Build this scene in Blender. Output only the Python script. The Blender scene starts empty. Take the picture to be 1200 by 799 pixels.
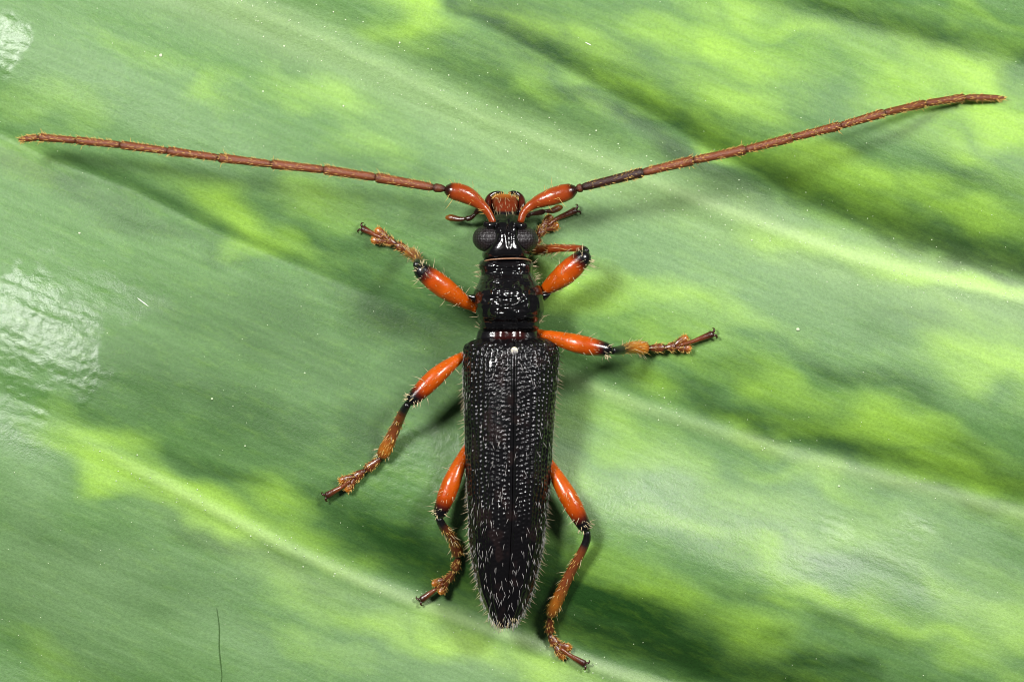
import bpy, bmesh, math
import numpy as np
from mathutils import Vector

# ----------------------------------------------------------------------------
# Scale: 1 Blender unit = 1 cm (a 2 cm long beetle).  All shapes below are
# written in "micro units" mu: 250 mu = 1 cm, x to the right, y DOWN the leaf,
# z up from the leaf; S converts to Blender units.
# ----------------------------------------------------------------------------
S = 0.004
CAM_H = 13.3333                 # camera height in cm
D = CAM_H / S
sc = bpy.context.scene
sc.unit_settings.system = 'METRIC'
sc.unit_settings.scale_length = 0.01
col = sc.collection

# ------------------------------ camera --------------------------------------
cam_d = bpy.data.cameras.new('camera')
cam_d.lens = 100
cam_d.sensor_width = 36
cam_d.clip_start = 0.05
cam_d.clip_end = 200
cam_d.dof.use_dof = True
cam_d.dof.focus_distance = CAM_H - 60 * S
cam_d.dof.aperture_fstop = 0.95
cam = bpy.data.objects.new('camera', cam_d)
cam.location = (0, 0, CAM_H)
col.objects.link(cam)
sc.camera = cam

# ------------------------------ world and lamps ------------------------------
w = bpy.data.worlds.new('World')
sc.world = w
w.use_nodes = True
bg = w.node_tree.nodes['Background']
bg.inputs[0].default_value = (0.80, 0.92, 1.0, 1)
bg.inputs[1].default_value = 0.07


def area(name, loc, target, size, power, color):
    l = bpy.data.lights.new(name, 'AREA')
    l.shape = 'RECTANGLE'
    l.size, l.size_y = size
    l.energy = power
    l.color = color
    o = bpy.data.objects.new(name, l)
    o.location = loc
    o.rotation_euler = (Vector(target) - Vector(loc)).to_track_quat('-Z', 'Y').to_euler()
    col.objects.link(o)
    return o


# twin macro flash heads with diffusers, left and right above the subject
area('flash_lamp', (-5.2, 4.0, 9.4), (0, 0, 0), (2.6, 2.2), 1700, (1.0, 0.985, 0.96))
area('flash_lamp', (6.2, 4.6, 8.6), (0.3, 0, 0), (2.6, 2.2), 1300, (1.0, 0.985, 0.96))

vs = sc.view_settings
vs.view_transform = 'Standard'
vs.look = 'None'
vs.exposure = 0.0
vs.gamma = 1.0
vs.use_curve_mapping = False
sc.cycles.max_bounces = 8
sc.cycles.pixel_filter_type = 'BLACKMAN_HARRIS'
sc.cycles.filter_width = 1.0
sc.cycles.use_denoising = True

rng = np.random.default_rng(7)

# ------------------------------ small helpers --------------------------------


def lin(r, g, b):
    def f(c):
        c /= 255.0
        return c / 12.92 if c <= 0.04045 else ((c + 0.055) / 1.055) ** 2.4
    return (f(r), f(g), f(b))


def W(p):
    """mu coordinates (x, y down, z) -> Blender units (undoing the perspective foreshortening at height z)."""
    p = np.asarray(p, float)
    f = (D - p[..., 2]) / D
    return np.stack([(p[..., 0] - 600) * f, (399.5 - p[..., 1]) * f, p[..., 2]], -1) * S


_tab = np.random.default_rng(3).random((256, 256))


def vnoise(x, y):
    xi = np.floor(x).astype(int)
    yi = np.floor(y).astype(int)
    fx, fy = x - xi, y - yi
    fx = fx * fx * fx * (fx * (fx * 6 - 15) + 10)
    fy = fy * fy * fy * (fy * (fy * 6 - 15) + 10)
    a = _tab[xi % 256, yi % 256]
    b = _tab[(xi + 1) % 256, yi % 256]
    c = _tab[xi % 256, (yi + 1) % 256]
    d = _tab[(xi + 1) % 256, (yi + 1) % 256]
    return (a * (1 - fx) + b * fx) * (1 - fy) + (c * (1 - fx) + d * fx) * fy


def fbm(x, y, o=4):
    t, a, s = 0.0, 0.5, 0.0
    for i in range(o):
        t = t + a * vnoise(x * 2 ** i + 17.3 * i, y * 2 ** i + 5.1 * i)
        s += a
        a *= 0.5
    return t / s


def smooth(e0, e1, x):
    t = np.clip((x - e0) / (e1 - e0), 0, 1)
    return t * t * (3 - 2 * t)


def mesh_obj(name, V, F, mat, parent=None, colr=None, attrs=None, smooth_on=True, fix=False):
    me = bpy.data.meshes.new(name)
    V = np.asarray(V, float)
    me.from_pydata(V.tolist(), [], F if isinstance(F, list) else F.tolist())
    if fix:
        bm = bmesh.new()
        bm.from_mesh(me)
        bmesh.ops.recalc_face_normals(bm, faces=bm.faces)
        bm.to_mesh(me)
        bm.free()
    if smooth_on:
        me.polygons.foreach_set('use_smooth', [True] * len(me.polygons))
    if colr is not None:
        a = me.attributes.new('tint', 'FLOAT_COLOR', 'POINT')
        c = np.ones((len(V), 4))
        c[:, :3] = colr
        a.data.foreach_set('color', c.ravel())
    for k, v in (attrs or {}).items():
        a = me.attributes.new(k, 'FLOAT', 'POINT')
        a.data.foreach_set('value', np.asarray(v, np.float32).ravel())
    me.materials.append(mat)
    o = bpy.data.objects.new(name, me)
    col.objects.link(o)
    if parent is not None:
        o.parent = parent
    return o


def empty(name, parent=None):
    o = bpy.data.objects.new(name, None)
    o.empty_display_size = 0.1
    col.objects.link(o)
    if parent is not None:
        o.parent = parent
    return o


def grid_faces(nr, nc, wrap=False):
    i = np.arange(nr - 1)[:, None]
    j = np.arange(nc if wrap else nc - 1)[None, :]
    j2 = (j + 1) % nc
    return np.stack([i * nc + j + 0 * i, i * nc + j2, (i + 1) * nc + j2, (i + 1) * nc + j], -1).reshape(-1, 4)


# ------------------------------ materials ------------------------------------


def new_mat(name):
    m = bpy.data.materials.new(name)
    m.use_nodes = True
    nt = m.node_tree
    return m, nt, nt.nodes['Principled BSDF']


def N(nt, kind, **kw):
    n = nt.nodes.new(kind)
    for k, v in kw.items():
        if k.startswith('in_'):
            n.inputs[k[3:].replace('_', ' ')].default_value = v
        else:
            setattr(n, k, v)
    return n


def L(nt, a, b):
    nt.links.new(a, b)


def mixc(nt, fac, a, b, blend='MIX'):
    n = nt.nodes.new('ShaderNodeMix')
    n.data_type = 'RGBA'
    n.blend_type = blend
    for k, v in ((0, fac), (6, a), (7, b)):
        if hasattr(v, 'is_linked'):
            nt.links.new(v, n.inputs[k])
        elif k == 0:
            n.inputs[0].default_value = v
        else:
            n.inputs[k].default_value = (*v[:3], 1)
    return n.outputs[2]


def math_n(nt, op, a, b=0.0, clamp=False):
    n = nt.nodes.new('ShaderNodeMath')
    n.operation = op
    n.use_clamp = clamp
    for k, v in ((0, a), (1, b)):
        if hasattr(v, 'is_linked'):
            nt.links.new(v, n.inputs[k])
        else:
            n.inputs[k].default_value = v
    return n.outputs[0]


def chitin(name, rough=0.25, noise=60.0, bump=0.004, vary=0.25, coat=0.0, sss=0.0, spec=0.5):
    m, nt, p = new_mat(name)
    at = N(nt, 'ShaderNodeAttribute', attribute_name='tint')
    tc = N(nt, 'ShaderNodeTexCoord')
    n1 = N(nt, 'ShaderNodeTexNoise', in_Scale=noise * 0.5, in_Detail=4.0)
    L(nt, tc.outputs['Object'], n1.inputs['Vector'])
    n2 = N(nt, 'ShaderNodeTexNoise', in_Scale=noise * 2, in_Detail=3.0)
    L(nt, tc.outputs['Object'], n2.inputs['Vector'])
    v = math_n(nt, 'MULTIPLY_ADD', n1.outputs[0], vary * 2)
    v.node.inputs[2].default_value = 1 - vary
    cc = nt.nodes.new('ShaderNodeVectorMath')
    cc.operation = 'SCALE'
    L(nt, at.outputs['Color'], cc.inputs[0])
    L(nt, v, cc.inputs['Scale'])
    L(nt, cc.outputs[0], p.inputs['Base Color'])
    r = math_n(nt, 'MULTIPLY_ADD', n1.outputs[0], 0.18)
    r.node.inputs[2].default_value = rough - 0.09
    L(nt, r, p.inputs['Roughness'])
    p.inputs['Specular IOR Level'].default_value = spec
    p.inputs['Coat Weight'].default_value = coat
    p.inputs['Coat Roughness'].default_value = 0.12
    if sss:
        p.inputs['Subsurface Weight'].default_value = sss
        p.inputs['Subsurface Radius'].default_value = (0.05, 0.015, 0.004)
        p.inputs['Subsurface Scale'].default_value = 1.0
    b = N(nt, 'ShaderNodeBump', in_Strength=0.5, in_Distance=bump)
    L(nt, n2.outputs[0], b.inputs['Height'])
    L(nt, b.outputs[0], p.inputs['Normal'])
    return m


M_black = chitin('black_chitin', rough=0.17, noise=45, bump=0.0018, coat=0.25)
M_elytra = chitin('elytra_chitin', rough=0.20, noise=70, bump=0.001, coat=0.0, spec=0.42)
M_orange = chitin('orange_chitin', rough=0.26, noise=40, bump=0.003, vary=0.28, coat=0.2, sss=0.08)
M_brown = chitin('brown_chitin', rough=0.30, noise=60, bump=0.005, vary=0.35, coat=0.3, sss=0.08)
M_anten = chitin('antenna_chitin', rough=0.42, noise=110, bump=0.008, vary=0.45, sss=0.1)

M_hair, nt, p = new_mat('pale_setae')
p.inputs['Base Color'].default_value = (0.62, 0.50, 0.30, 1)
p.inputs['Roughness'].default_value = 0.4
M_white_hair, nt, p = new_mat('silver_setae')
p.inputs['Base Color'].default_value = (0.55, 0.52, 0.50, 1)
p.inputs['Roughness'].default_value = 0.35
M_gold, nt, p = new_mat('golden_setae')
p.inputs['Base Color'].default_value = (0.68, 0.42, 0.11, 1)
p.inputs['Roughness'].default_value = 0.4

M_eye, nt, p = new_mat('compound_eye')
tc = N(nt, 'ShaderNodeTexCoord')
vo = N(nt, 'ShaderNodeTexVoronoi', in_Scale=135.0, in_Randomness=0.15)
L(nt, tc.outputs['Object'], vo.inputs['Vector'])
cr = N(nt, 'ShaderNodeValToRGB')
cr.color_ramp.elements[0].position, cr.color_ramp.elements[1].position = 0.15, 0.6
cr.color_ramp.elements[0].color = (0.035, 0.03, 0.033, 1)
cr.color_ramp.elements[1].color = (0.008, 0.006, 0.006, 1)
L(nt, vo.outputs['Distance'], cr.inputs[0])
L(nt, cr.outputs[0], p.inputs['Base Color'])
b = N(nt, 'ShaderNodeBump', in_Strength=0.8, in_Distance=0.003, invert=True)
L(nt, vo.outputs['Distance'], b.inputs['Height'])
L(nt, b.outputs[0], p.inputs['Normal'])
p.inputs['Roughness'].default_value = 0.32
p.inputs['Specular IOR Level'].default_value = 0.35

M_speck, nt, p = new_mat('pale_dust')
p.inputs['Base Color'].default_value = (0.55, 0.66, 0.42, 1)
p.inputs['Roughness'].default_value = 0.6
M_fibre, nt, p = new_mat('fibre')
p.inputs['Base Color'].default_value = (0.75, 0.78, 0.7, 1)
M_dark_fibre, nt, p = new_mat('dark_fibre')
p.inputs['Base Color'].default_value = (0.045, 0.11, 0.02, 1)

# ------------------------------ the leaf -------------------------------------
SL = 0.38
CA = math.cos(math.atan(SL))


def line(pts):
    xs = np.array([q[0] for q in pts], float)
    ys = np.array([q[1] for q in pts], float)

    def f(x):
        y = np.interp(x, xs, ys)
        y = np.where(x < xs[0], ys[0] + (x - xs[0]) * 0.42, y)
        return np.where(x > xs[-1], ys[-1] + (x - xs[-1]) * 0.30, y)
    return f


vC = line([(600, -95), (870, 0), (1000, 28), (1200, 78)])
vA = line([(0, -110), (270, 0), (400, 55), (560, 135), (700, 188), (860, 250), (1000, 298), (1200, 346)])
vB = line([(300, -110), (510, 0), (640, 70), (760, 135), (850, 185), (950, 240), (1070, 284), (1200, 325)])
vD = line([(0, 158), (60, 188), (150, 222), (250, 272), (420, 342), (660, 440), (760, 478), (920, 530), (1200, 602)])
vF = line([(0, 465), (70, 500), (200, 570), (330, 640), (420, 682), (560, 735), (740, 797), (1200, 940)])


def leaf_h(x, y):
    """height of the blade (mu): swellings between the sunken side veins, plus broad waves."""
    x = np.asarray(x, float)
    y = np.asarray(y, float)
    lines = [vC(x) - 560, vC(x) - 280, vC(x), vA(x), vD(x), vF(x), vF(x) + 300, vF(x) + 600]
    h = np.zeros_like(x)
    amp = [24, 24, 24, 21, 25, 24, 24]
    for k in range(7):
        t = np.clip((y - lines[k]) / (lines[k + 1] - lines[k]), 0, 1)
        h = h + amp[k] * (np.sqrt(np.sin(np.pi * t ** 1.25) ** 2 + 0.05) - 0.22) * (1 + 0.25 * (t - 0.5))
    sA = (y - vA(x)) * CA
    sB = (y - vB(x)) * CA
    sD = (y - vD(x)) * CA
    sF = (y - vF(x)) * CA
    h = h + 4.5 * np.exp(-(sA / 16) ** 2)
    h = h - 5.0 * np.exp(-(sB / 22) ** 2) * smooth(480, 640, x)
    h = h + 2.5 * np.exp(-(sD / 9) ** 2) * smooth(560, 760, x) - 3.0 * np.exp(-(sD / 9) ** 2) * (1 - smooth(330, 480, x))
    h = h + 3.4 * np.exp(-(sF / 10) ** 2) * smooth(20, 200, x)
    # bulging shoulder at one side, and a fuller swelling beside the hind legs
    h = h + 40 * smooth(340, 60, x) * smooth(250, 520, y - 0.1 * x) * smooth(720, 500, y - 0.3 * x)
    h = h + 17 * np.exp(-((x - 820) / 230) ** 2) * np.exp(-((y - 655 - 0.36 * (x - 760)) / 75) ** 2)
    h = h - 10 * np.exp(-(sB / 40) ** 2) * smooth(600, 800, x)
    h = h + 10 * np.exp(-((y - 120 - 0.36 * (x - 1000)) / 60) ** 2) * smooth(760, 960, x)
    h = h - 7 * np.exp(-((sD + 18) / 30) ** 2) * smooth(800, 960, x)
    h = h - 9 * np.exp(-((sF + 22) / 30) ** 2) * smooth(330, 480, x) - 14
    a = x * 0.93 + y * 0.36
    bq = -x * 0.36 + y * 0.93
    h = h + 7 * (fbm(a / 420 + 3, bq / 170 + 8, 2) - 0.5)
    h = h + 2.0 * (fbm(a / 160 + 1, bq / 34 + 2, 2) - 0.5)
    return h


def axis(lo, hi, step, far):
    core = np.arange(lo, hi + step, step)
    a = [core]
    g = step
    e = core[-1]
    ext = []
    while e < hi + far:
        g *= 1.15
        e += g
        ext.append(e)
    ext2 = []
    g = step
    e = core[0]
    while e > lo - far:
        g *= 1.15
        e -= g
        ext2.append(e)
    return np.concatenate([np.array(ext2[::-1]), core, np.array(ext)])


gx = axis(-60, 1260, 2.4, 1500)
gy = axis(-60, 860, 2.4, 1100)
X, Y = np.meshgrid(gx, gy)
Z = leaf_h(X, Y)

# colour of the blade: mottling, pale veins, waxy bloom, painted-in shade
wx = X + 90 * (fbm(X / 90, Y / 60, 2) - 0.5)
wy = Y + 50 * (fbm(X / 80 + 40, Y / 45 + 9, 2) - 0.5)


def blob(cx, cy, ra, rb, s, ang=21.0):
    c, si = math.cos(math.radians(ang)), math.sin(math.radians(ang))
    dx, dy = wx - cx, wy - cy
    q = ((dx * c + dy * si) / ra) ** 2 + ((-dx * si + dy * c) / rb) ** 2
    return s * smooth(1.62, 0.05, np.sqrt(q)) * 1.1


LIGHT = [
    (250, 100, 45, 22, .35), (375, 112, 75, 24, .45), (470, 14, 62, 24, .9), (430, 170, 50, 20, .3), (290, 262, 85, 24, .75, 36),
    (375, 235, 50, 24, .45, 30), (30, 190, 60, 30, .2), (60, 120, 60, 22, .25), (150, 60, 70, 20, .2),
    (122, 505, 62, 24, .75, 24), (140, 545, 95, 24, .85, 28), (235, 592, 110, 26, .95, 27), (310, 580, 50, 26, .6, 40), (360, 640, 70, 18, .5, 27),
    (300, 650, 70, 16, .3), (350, 700, 80, 18, .25), (460, 735, 90, 18, .5, 23), (545, 752, 70, 18, .8, 21), (370, 750, 60, 16, .3), (60, 770, 60, 22, .25),
    (330, 630, 40, 16, .5), (650, 780, 60, 16, .6),
    (620, 30, 60, 18, .45, 27), (700, 60, 60, 20, .5, 27), (740, 110, 60, 18, .55, 27), (800, 50, 70, 20, .35), (870, 62, 80, 32, .6), (905, 25, 70, 18, .5),
    (865, 110, 70, 26, .65), (850, 160, 60, 18, .6, 28), (985, 205, 95, 26, .9, 24), (1060, 100, 90, 34, .55), (1130, 90, 95, 34, .85), (1170, 140, 70, 28, .85), (1110, 165, 60, 22, .55),
    (930, 195, 60, 20, .6), (1160, 262, 80, 16, .6), (1090, 225, 70, 16, .5), (1120, 15, 90, 12, .35), (660, 110, 50, 18, .3, 27),
    (1110, 322, 120, 20, .95, 15), (960, 285, 90, 16, .5), (790, 352, 85, 24, .55, 10), (690, 335, 60, 26, .5, 10), (880, 365, 60, 18, .4), (770, 400, 70, 16, .25),
    (1140, 425, 85, 30, .8, 10), (1190, 450, 50, 20, .7), (765, 452, 45, 20, .55), (1030, 500, 95, 28, .9, 12), (920, 455, 55, 18, .6), (1115, 560, 100, 22, .85, 12),
    (900, 500, 50, 16, .45), (720, 505, 90, 24, .4), (690, 560, 50, 26, .3), (790, 545, 80, 20, .35), (980, 575, 90, 14, .5), (900, 590, 90, 22, .35),
    (1030, 620, 70, 26, .35), (905, 655, 60, 16, .5), (985, 700, 110, 18, .8, 18), (900, 700, 40, 12, .5), (1180, 735, 60, 26, .55), (1100, 745, 90, 14, .7, 18), (770, 690, 62, 22, .6, 16),
    (880, 735, 55, 20, .6, 10), (1150, 775, 80, 16, .5), (740, 660, 80, 16, .35), (1100, 680, 60, 16, .35), (800, 610, 80, 14, .3),
]
mott = np.zeros_like(X)
for bl in LIGHT:
    k_ = 0.72 if (bl[0] > 650 and bl[1] > 560) else 1.0
    mott = np.maximum(mott, k_ * blob(*bl))
sA = (Y - vA(X)) * CA
sB = (Y - vB(X)) * CA
sD = (Y - vD(X)) * CA
sF = (Y - vF(X)) * CA
a_ = X * 0.93 + Y * 0.36
b_ = -X * 0.36 + Y * 0.93
mott = np.clip(mott * (0.8 + 0.7 * fbm(a_ / 60, b_ / 18, 3)) + 0.3 * smooth(.4, .8, fbm(a_ / 150 + 7, b_ / 45 + 3, 3)) * smooth(300, 900, X), 0, 1)
vein = 0.75 * np.exp(-(sA / 13) ** 2) * (0.55 + 0.45 * smooth(500, 1100, X))
vein = np.maximum(vein, 0.35 * np.exp(-((sA - 6) / 34) ** 2))
vein = np.maximum(vein, 0.4 * np.exp(-((sD - 2) / 9) ** 2) * smooth(600, 720, X))
vein = np.maximum(vein, 0.55 * np.exp(-((sF) / 9) ** 2) * smooth(40, 260, X))
vein = np.maximum(vein, 0.22 * np.exp(-((sF - 22) / 30) ** 2) * smooth(40, 300, X))
# deep green pigment stretches, plus shade painted along folds and left of the body
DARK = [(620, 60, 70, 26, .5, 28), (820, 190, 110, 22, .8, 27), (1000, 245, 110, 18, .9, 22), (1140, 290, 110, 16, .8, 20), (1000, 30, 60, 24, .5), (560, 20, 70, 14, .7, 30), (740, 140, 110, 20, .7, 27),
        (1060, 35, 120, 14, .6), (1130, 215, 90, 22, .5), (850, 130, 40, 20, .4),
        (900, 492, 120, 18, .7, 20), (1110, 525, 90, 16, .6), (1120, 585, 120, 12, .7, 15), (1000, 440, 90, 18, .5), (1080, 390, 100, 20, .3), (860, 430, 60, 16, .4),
        (250, 470, 190, 50, .5), (330, 400, 200, 50, .4), (455, 365, 100, 40, .75), (415, 510, 60, 55, .65), (140, 450, 90, 40, .4), (510, 440, 60, 60, .5), (90, 640, 120, 40, .3), (200, 690, 120, 30, .3), (80, 220, 120, 18, .4), (300, 30, 120, 24, .25), (600, 100, 130, 22, .5, 27), (470, 640, 110, 34, .8, 24), (390, 600, 60, 26, .6, 30), (250, 545, 70, 12, .5), (240, 640, 60, 18, .45), (320, 670, 60, 16, .4),  # some patches here also paint the body's soft shadow onto the blade
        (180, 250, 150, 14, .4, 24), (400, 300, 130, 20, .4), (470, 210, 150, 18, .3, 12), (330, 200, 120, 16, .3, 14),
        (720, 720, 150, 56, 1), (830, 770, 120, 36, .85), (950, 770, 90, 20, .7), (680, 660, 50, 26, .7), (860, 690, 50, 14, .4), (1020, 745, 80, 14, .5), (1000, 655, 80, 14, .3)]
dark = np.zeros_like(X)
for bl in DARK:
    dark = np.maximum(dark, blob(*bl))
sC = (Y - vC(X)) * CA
nb = 0.6 + 0.8 * fbm(a_ / 110 + 11, b_ / 30 + 6, 3)  # bands below: fold-valley shade painted into the colour, over deeper green pigment
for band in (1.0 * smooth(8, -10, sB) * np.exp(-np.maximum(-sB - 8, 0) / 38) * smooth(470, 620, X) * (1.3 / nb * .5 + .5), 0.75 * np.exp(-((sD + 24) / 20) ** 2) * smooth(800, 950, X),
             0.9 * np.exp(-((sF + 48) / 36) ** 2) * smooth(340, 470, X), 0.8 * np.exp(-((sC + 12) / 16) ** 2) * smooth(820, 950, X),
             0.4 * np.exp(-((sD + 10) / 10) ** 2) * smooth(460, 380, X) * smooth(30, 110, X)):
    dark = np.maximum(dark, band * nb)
film = np.zeros_like(X)
for bl in [(850, 320, 260, 60, .6, 18), (1080, 390, 150, 60, .5), (1020, 630, 220, 60, 1, 18), (760, 570, 150, 50, .9, 18), (80, 690, 160, 80, .8), (250, 740, 140, 50, .6), (500, 790, 200, 40, .5),
           (1150, 700, 90, 60, .8), (150, 130, 220, 50, .45), (560, 190, 200, 40, .4), (30, 570, 90, 40, .7, 24)]:
    film = np.maximum(film, blob(*bl))
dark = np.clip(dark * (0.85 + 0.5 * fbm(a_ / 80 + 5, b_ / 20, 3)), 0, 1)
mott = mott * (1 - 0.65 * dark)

# waxy bloom, rubbed away in places (ragged edges); rubbed = glossy cuticle
rag = (fbm(X / 26, Y / 22, 5) - 0.5)


def rub(cx, cy, ra, rb, ang=10, edge=.18, raggy=2.2):
    c, si = math.cos(math.radians(ang)), math.sin(math.radians(ang))
    dx, dy = X - cx, Y - cy
    q = ((dx * c + dy * si) / ra) ** 2 + ((-dx * si + dy * c) / rb) ** 2
    return smooth(1 + edge, 1 - edge, q + raggy * rag)


rubbed = np.zeros_like(X)
for r_ in [(10, 385, 125, 88, 12), (120, 345, 75, 28, 10, .5), (0, 480, 60, 26, 20, .5), (5, 55, 28, 34, 20), (515, 530, 52, 34, -10, .5), (500, 575, 60, 40, 20, .6),
           (1075, 625, 30, 22, 0, .9), (985, 620, 24, 20, 0, .9)]:
    rubbed = np.maximum(rubbed, rub(*r_) * (0.6 if len(r_) > 5 else 1.0))
soft = np.zeros_like(X)
for bl in [(710, 720, 130, 60, .9), (840, 775, 120, 40, .8), (470, 640, 120, 50, .7, 24), (690, 640, 70, 40, .6), (20, 505, 60, 24, .9), (770, 595, 170, 46, .95, 18), (970, 650, 160, 46, .8, 18)]:
    soft = np.maximum(soft, blob(*bl))

# fine wrinkles of the cuticle where the bloom is rubbed
wr = fbm(a_ / 22, b_ / 5.0, 3) - 0.5
Z = Z + rubbed * (1.3 * wr + 1.6 * (fbm(a_ / 60, b_ / 9, 2) - 0.5) + 1.0 * (fbm(X / 5.5, Y / 5, 2) - 0.5)) + soft * 0.9 * wr * smooth(560, 700, X)

V = np.stack([(X - 600) * S, (399.5 - Y) * S, Z * S], -1).reshape(-1, 3)
F = grid_faces(len(gy), len(gx))[:, ::-1]
fx = X.reshape(-1)[F].mean(1)
fy = Y.reshape(-1)[F].mean(1)
u = (fx - 600) * 0.93 + (fy - 400) * 0.36
v = -(fx - 600) * 0.36 + (fy - 400) * 0.93
F = F[((u / 2050) ** 2 + (v / 1350) ** 2) < 1]

M_leaf, nt, p = new_mat('leaf_blade')
tc = N(nt, 'ShaderNodeTexCoord')
rot = N(nt, 'ShaderNodeMapping')
rot.inputs['Rotation'].default_value = (0, 0, math.radians(23))
L(nt, tc.outputs['Object'], rot.inputs['Vector'])
mp = N(nt, 'ShaderNodeMapping')
mp.inputs['Scale'].default_value = (1.0, 9.0, 1.0)
L(nt, rot.outputs[0], mp.inputs['Vector'])
streak = N(nt, 'ShaderNodeTexNoise', in_Scale=3.5, in_Detail=5.0, in_Roughness=0.6)
L(nt, mp.outputs[0], streak.inputs['Vector'])
mp2 = N(nt, 'ShaderNodeMapping')
mp2.inputs['Scale'].default_value = (1.0, 3.0, 1.0)
L(nt, rot.outputs[0], mp2.inputs['Vector'])
fine = N(nt, 'ShaderNodeTexNoise', in_Scale=9.0, in_Detail=6.0, in_Roughness=0.65)
L(nt, mp2.outputs[0], fine.inputs['Vector'])
grain = N(nt, 'ShaderNodeTexNoise', in_Scale=75.0, in_Detail=4.0, in_Roughness=0.75)
L(nt, tc.outputs['Object'], grain.inputs['Vector'])
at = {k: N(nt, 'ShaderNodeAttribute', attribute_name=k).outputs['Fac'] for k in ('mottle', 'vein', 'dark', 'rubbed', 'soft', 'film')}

mk = math_n(nt, 'MULTIPLY_ADD', math_n(nt, 'SUBTRACT', fine.outputs[0], 0.5), 0.5)
L(nt, at['mottle'], mk.node.inputs[2])
mk.node.use_clamp = True
mid_green = (0.060, 0.158, 0.027)
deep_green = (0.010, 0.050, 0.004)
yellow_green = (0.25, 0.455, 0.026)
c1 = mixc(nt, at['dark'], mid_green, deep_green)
c2 = mixc(nt, math_n(nt, 'MULTIPLY', mk, 0.9), c1, yellow_green)
# bloom: thin pale waxy film
bl = math_n(nt, 'SUBTRACT', 1.0, math_n(nt, 'MAXIMUM', math_n(nt, 'MULTIPLY', at['rubbed'], 0.5), math_n(nt, 'MULTIPLY', at['soft'], 0.8)), True)
bn = math_n(nt, 'MULTIPLY_ADD', math_n(nt, 'SUBTRACT', streak.outputs[0], 0.5), 0.22)
bn.node.inputs[2].default_value = 0.115
bl = math_n(nt, 'MULTIPLY', bl, math_n(nt, 'SUBTRACT', 1.0, math_n(nt, 'MULTIPLY', at['dark'], 0.7)))
bf = math_n(nt, 'ADD', math_n(nt, 'MULTIPLY', bl, bn), math_n(nt, 'MULTIPLY', at['film'], 0.17), True)
c3 = mixc(nt, bf, c2, (0.39, 0.54, 0.32))
c4 = mixc(nt, math_n(nt, 'MULTIPLY', at['vein'], 0.62), c3, (0.50, 0.66, 0.30))
g = math_n(nt, 'MULTIPLY_ADD', grain.outputs[0], 0.8)
g.node.inputs[2].default_value = 0.6
s2 = math_n(nt, 'MULTIPLY_ADD', streak.outputs[0], 0.16)
s2.node.inputs[2].default_value = 0.92
gs = math_n(nt, 'MULTIPLY', g, s2)
vm = nt.nodes.new('ShaderNodeVectorMath')
vm.operation = 'SCALE'
L(nt, c4, vm.inputs[0])
L(nt, gs, vm.inputs['Scale'])
L(nt, vm.outputs[0], p.inputs['Base Color'])
ro = math_n(nt, 'MULTIPLY_ADD', math_n(nt, 'MAXIMUM', at['rubbed'], math_n(nt, 'MULTIPLY', at['soft'], 0.8)), -0.13)
ro.node.inputs[2].default_value = 0.45
L(nt, ro, p.inputs['Roughness'])
sp_ = math_n(nt, 'MULTIPLY_ADD', math_n(nt, 'MAXIMUM', at['rubbed'], at['soft']), 0.4)
sp_.node.inputs[2].default_value = 0.32
L(nt, sp_, p.inputs['Specular IOR Level'])
hh = math_n(nt, 'ADD', math_n(nt, 'MULTIPLY', fine.outputs[0], 0.6), math_n(nt, 'ADD', math_n(nt, 'MULTIPLY', grain.outputs[0], 0.42), math_n(nt, 'MULTIPLY', streak.outputs[0], 0.12)))
b = N(nt, 'ShaderNodeBump', in_Strength=0.5, in_Distance=0.009)
L(nt, hh, b.inputs['Height'])
L(nt, b.outputs[0], p.inputs['Normal'])

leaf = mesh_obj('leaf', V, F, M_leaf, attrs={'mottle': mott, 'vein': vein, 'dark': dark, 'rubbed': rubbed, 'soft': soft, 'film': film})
sol = leaf.modifiers.new('thickness', 'SOLIDIFY')
sol.thickness = 0.03
sol.offset = -1
leaf['label'] = 'large green leaf with yellow-green mottling and pale side veins, under the beetle'
leaf['category'] = 'leaf'


def LZ(x, y):
    return float(leaf_h(np.array([float(x)]), np.array([float(y)]))[0])


# ------------------------------ beetle building blocks ------------------------
ORANGE = np.array(lin(180, 77, 6))
RED = np.array(lin(136, 54, 15))
BLACK = np.array((0.0035, 0.003, 0.0035))
BROWN = np.array(lin(108, 54, 25))
DKBROWN = np.array(lin(58, 24, 14))
GOLD = np.array(lin(176, 104, 26))


def catmull(P, n):
    P = np.asarray(P, float)
    if len(P) == 2:
        t = np.linspace(0, 1, n)[:, None]
        return P[0] * (1 - t) + P[1] * t
    Q = np.vstack([2 * P[0] - P[1], P, 2 * P[-1] - P[-2]])
    seg = np.linalg.norm(np.diff(P, axis=0), axis=1)
    cum = np.concatenate([[0], np.cumsum(seg)])
    out = []
    for d in np.linspace(0, cum[-1], n):
        k = min(int(np.searchsorted(cum, d, side='right')) - 1, len(seg) - 1)
        t = (d - cum[k]) / seg[k]
        p0, p1, p2, p3 = Q[k], Q[k + 1], Q[k + 2], Q[k + 3]
        out.append(0.5 * (2 * p1 + (p2 - p0) * t + (2 * p0 - 5 * p1 + 4 * p2 - p3) * t * t + (3 * p1 - p0 - 3 * p2 + p3) * t ** 3))
    return np.array(out)


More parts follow.
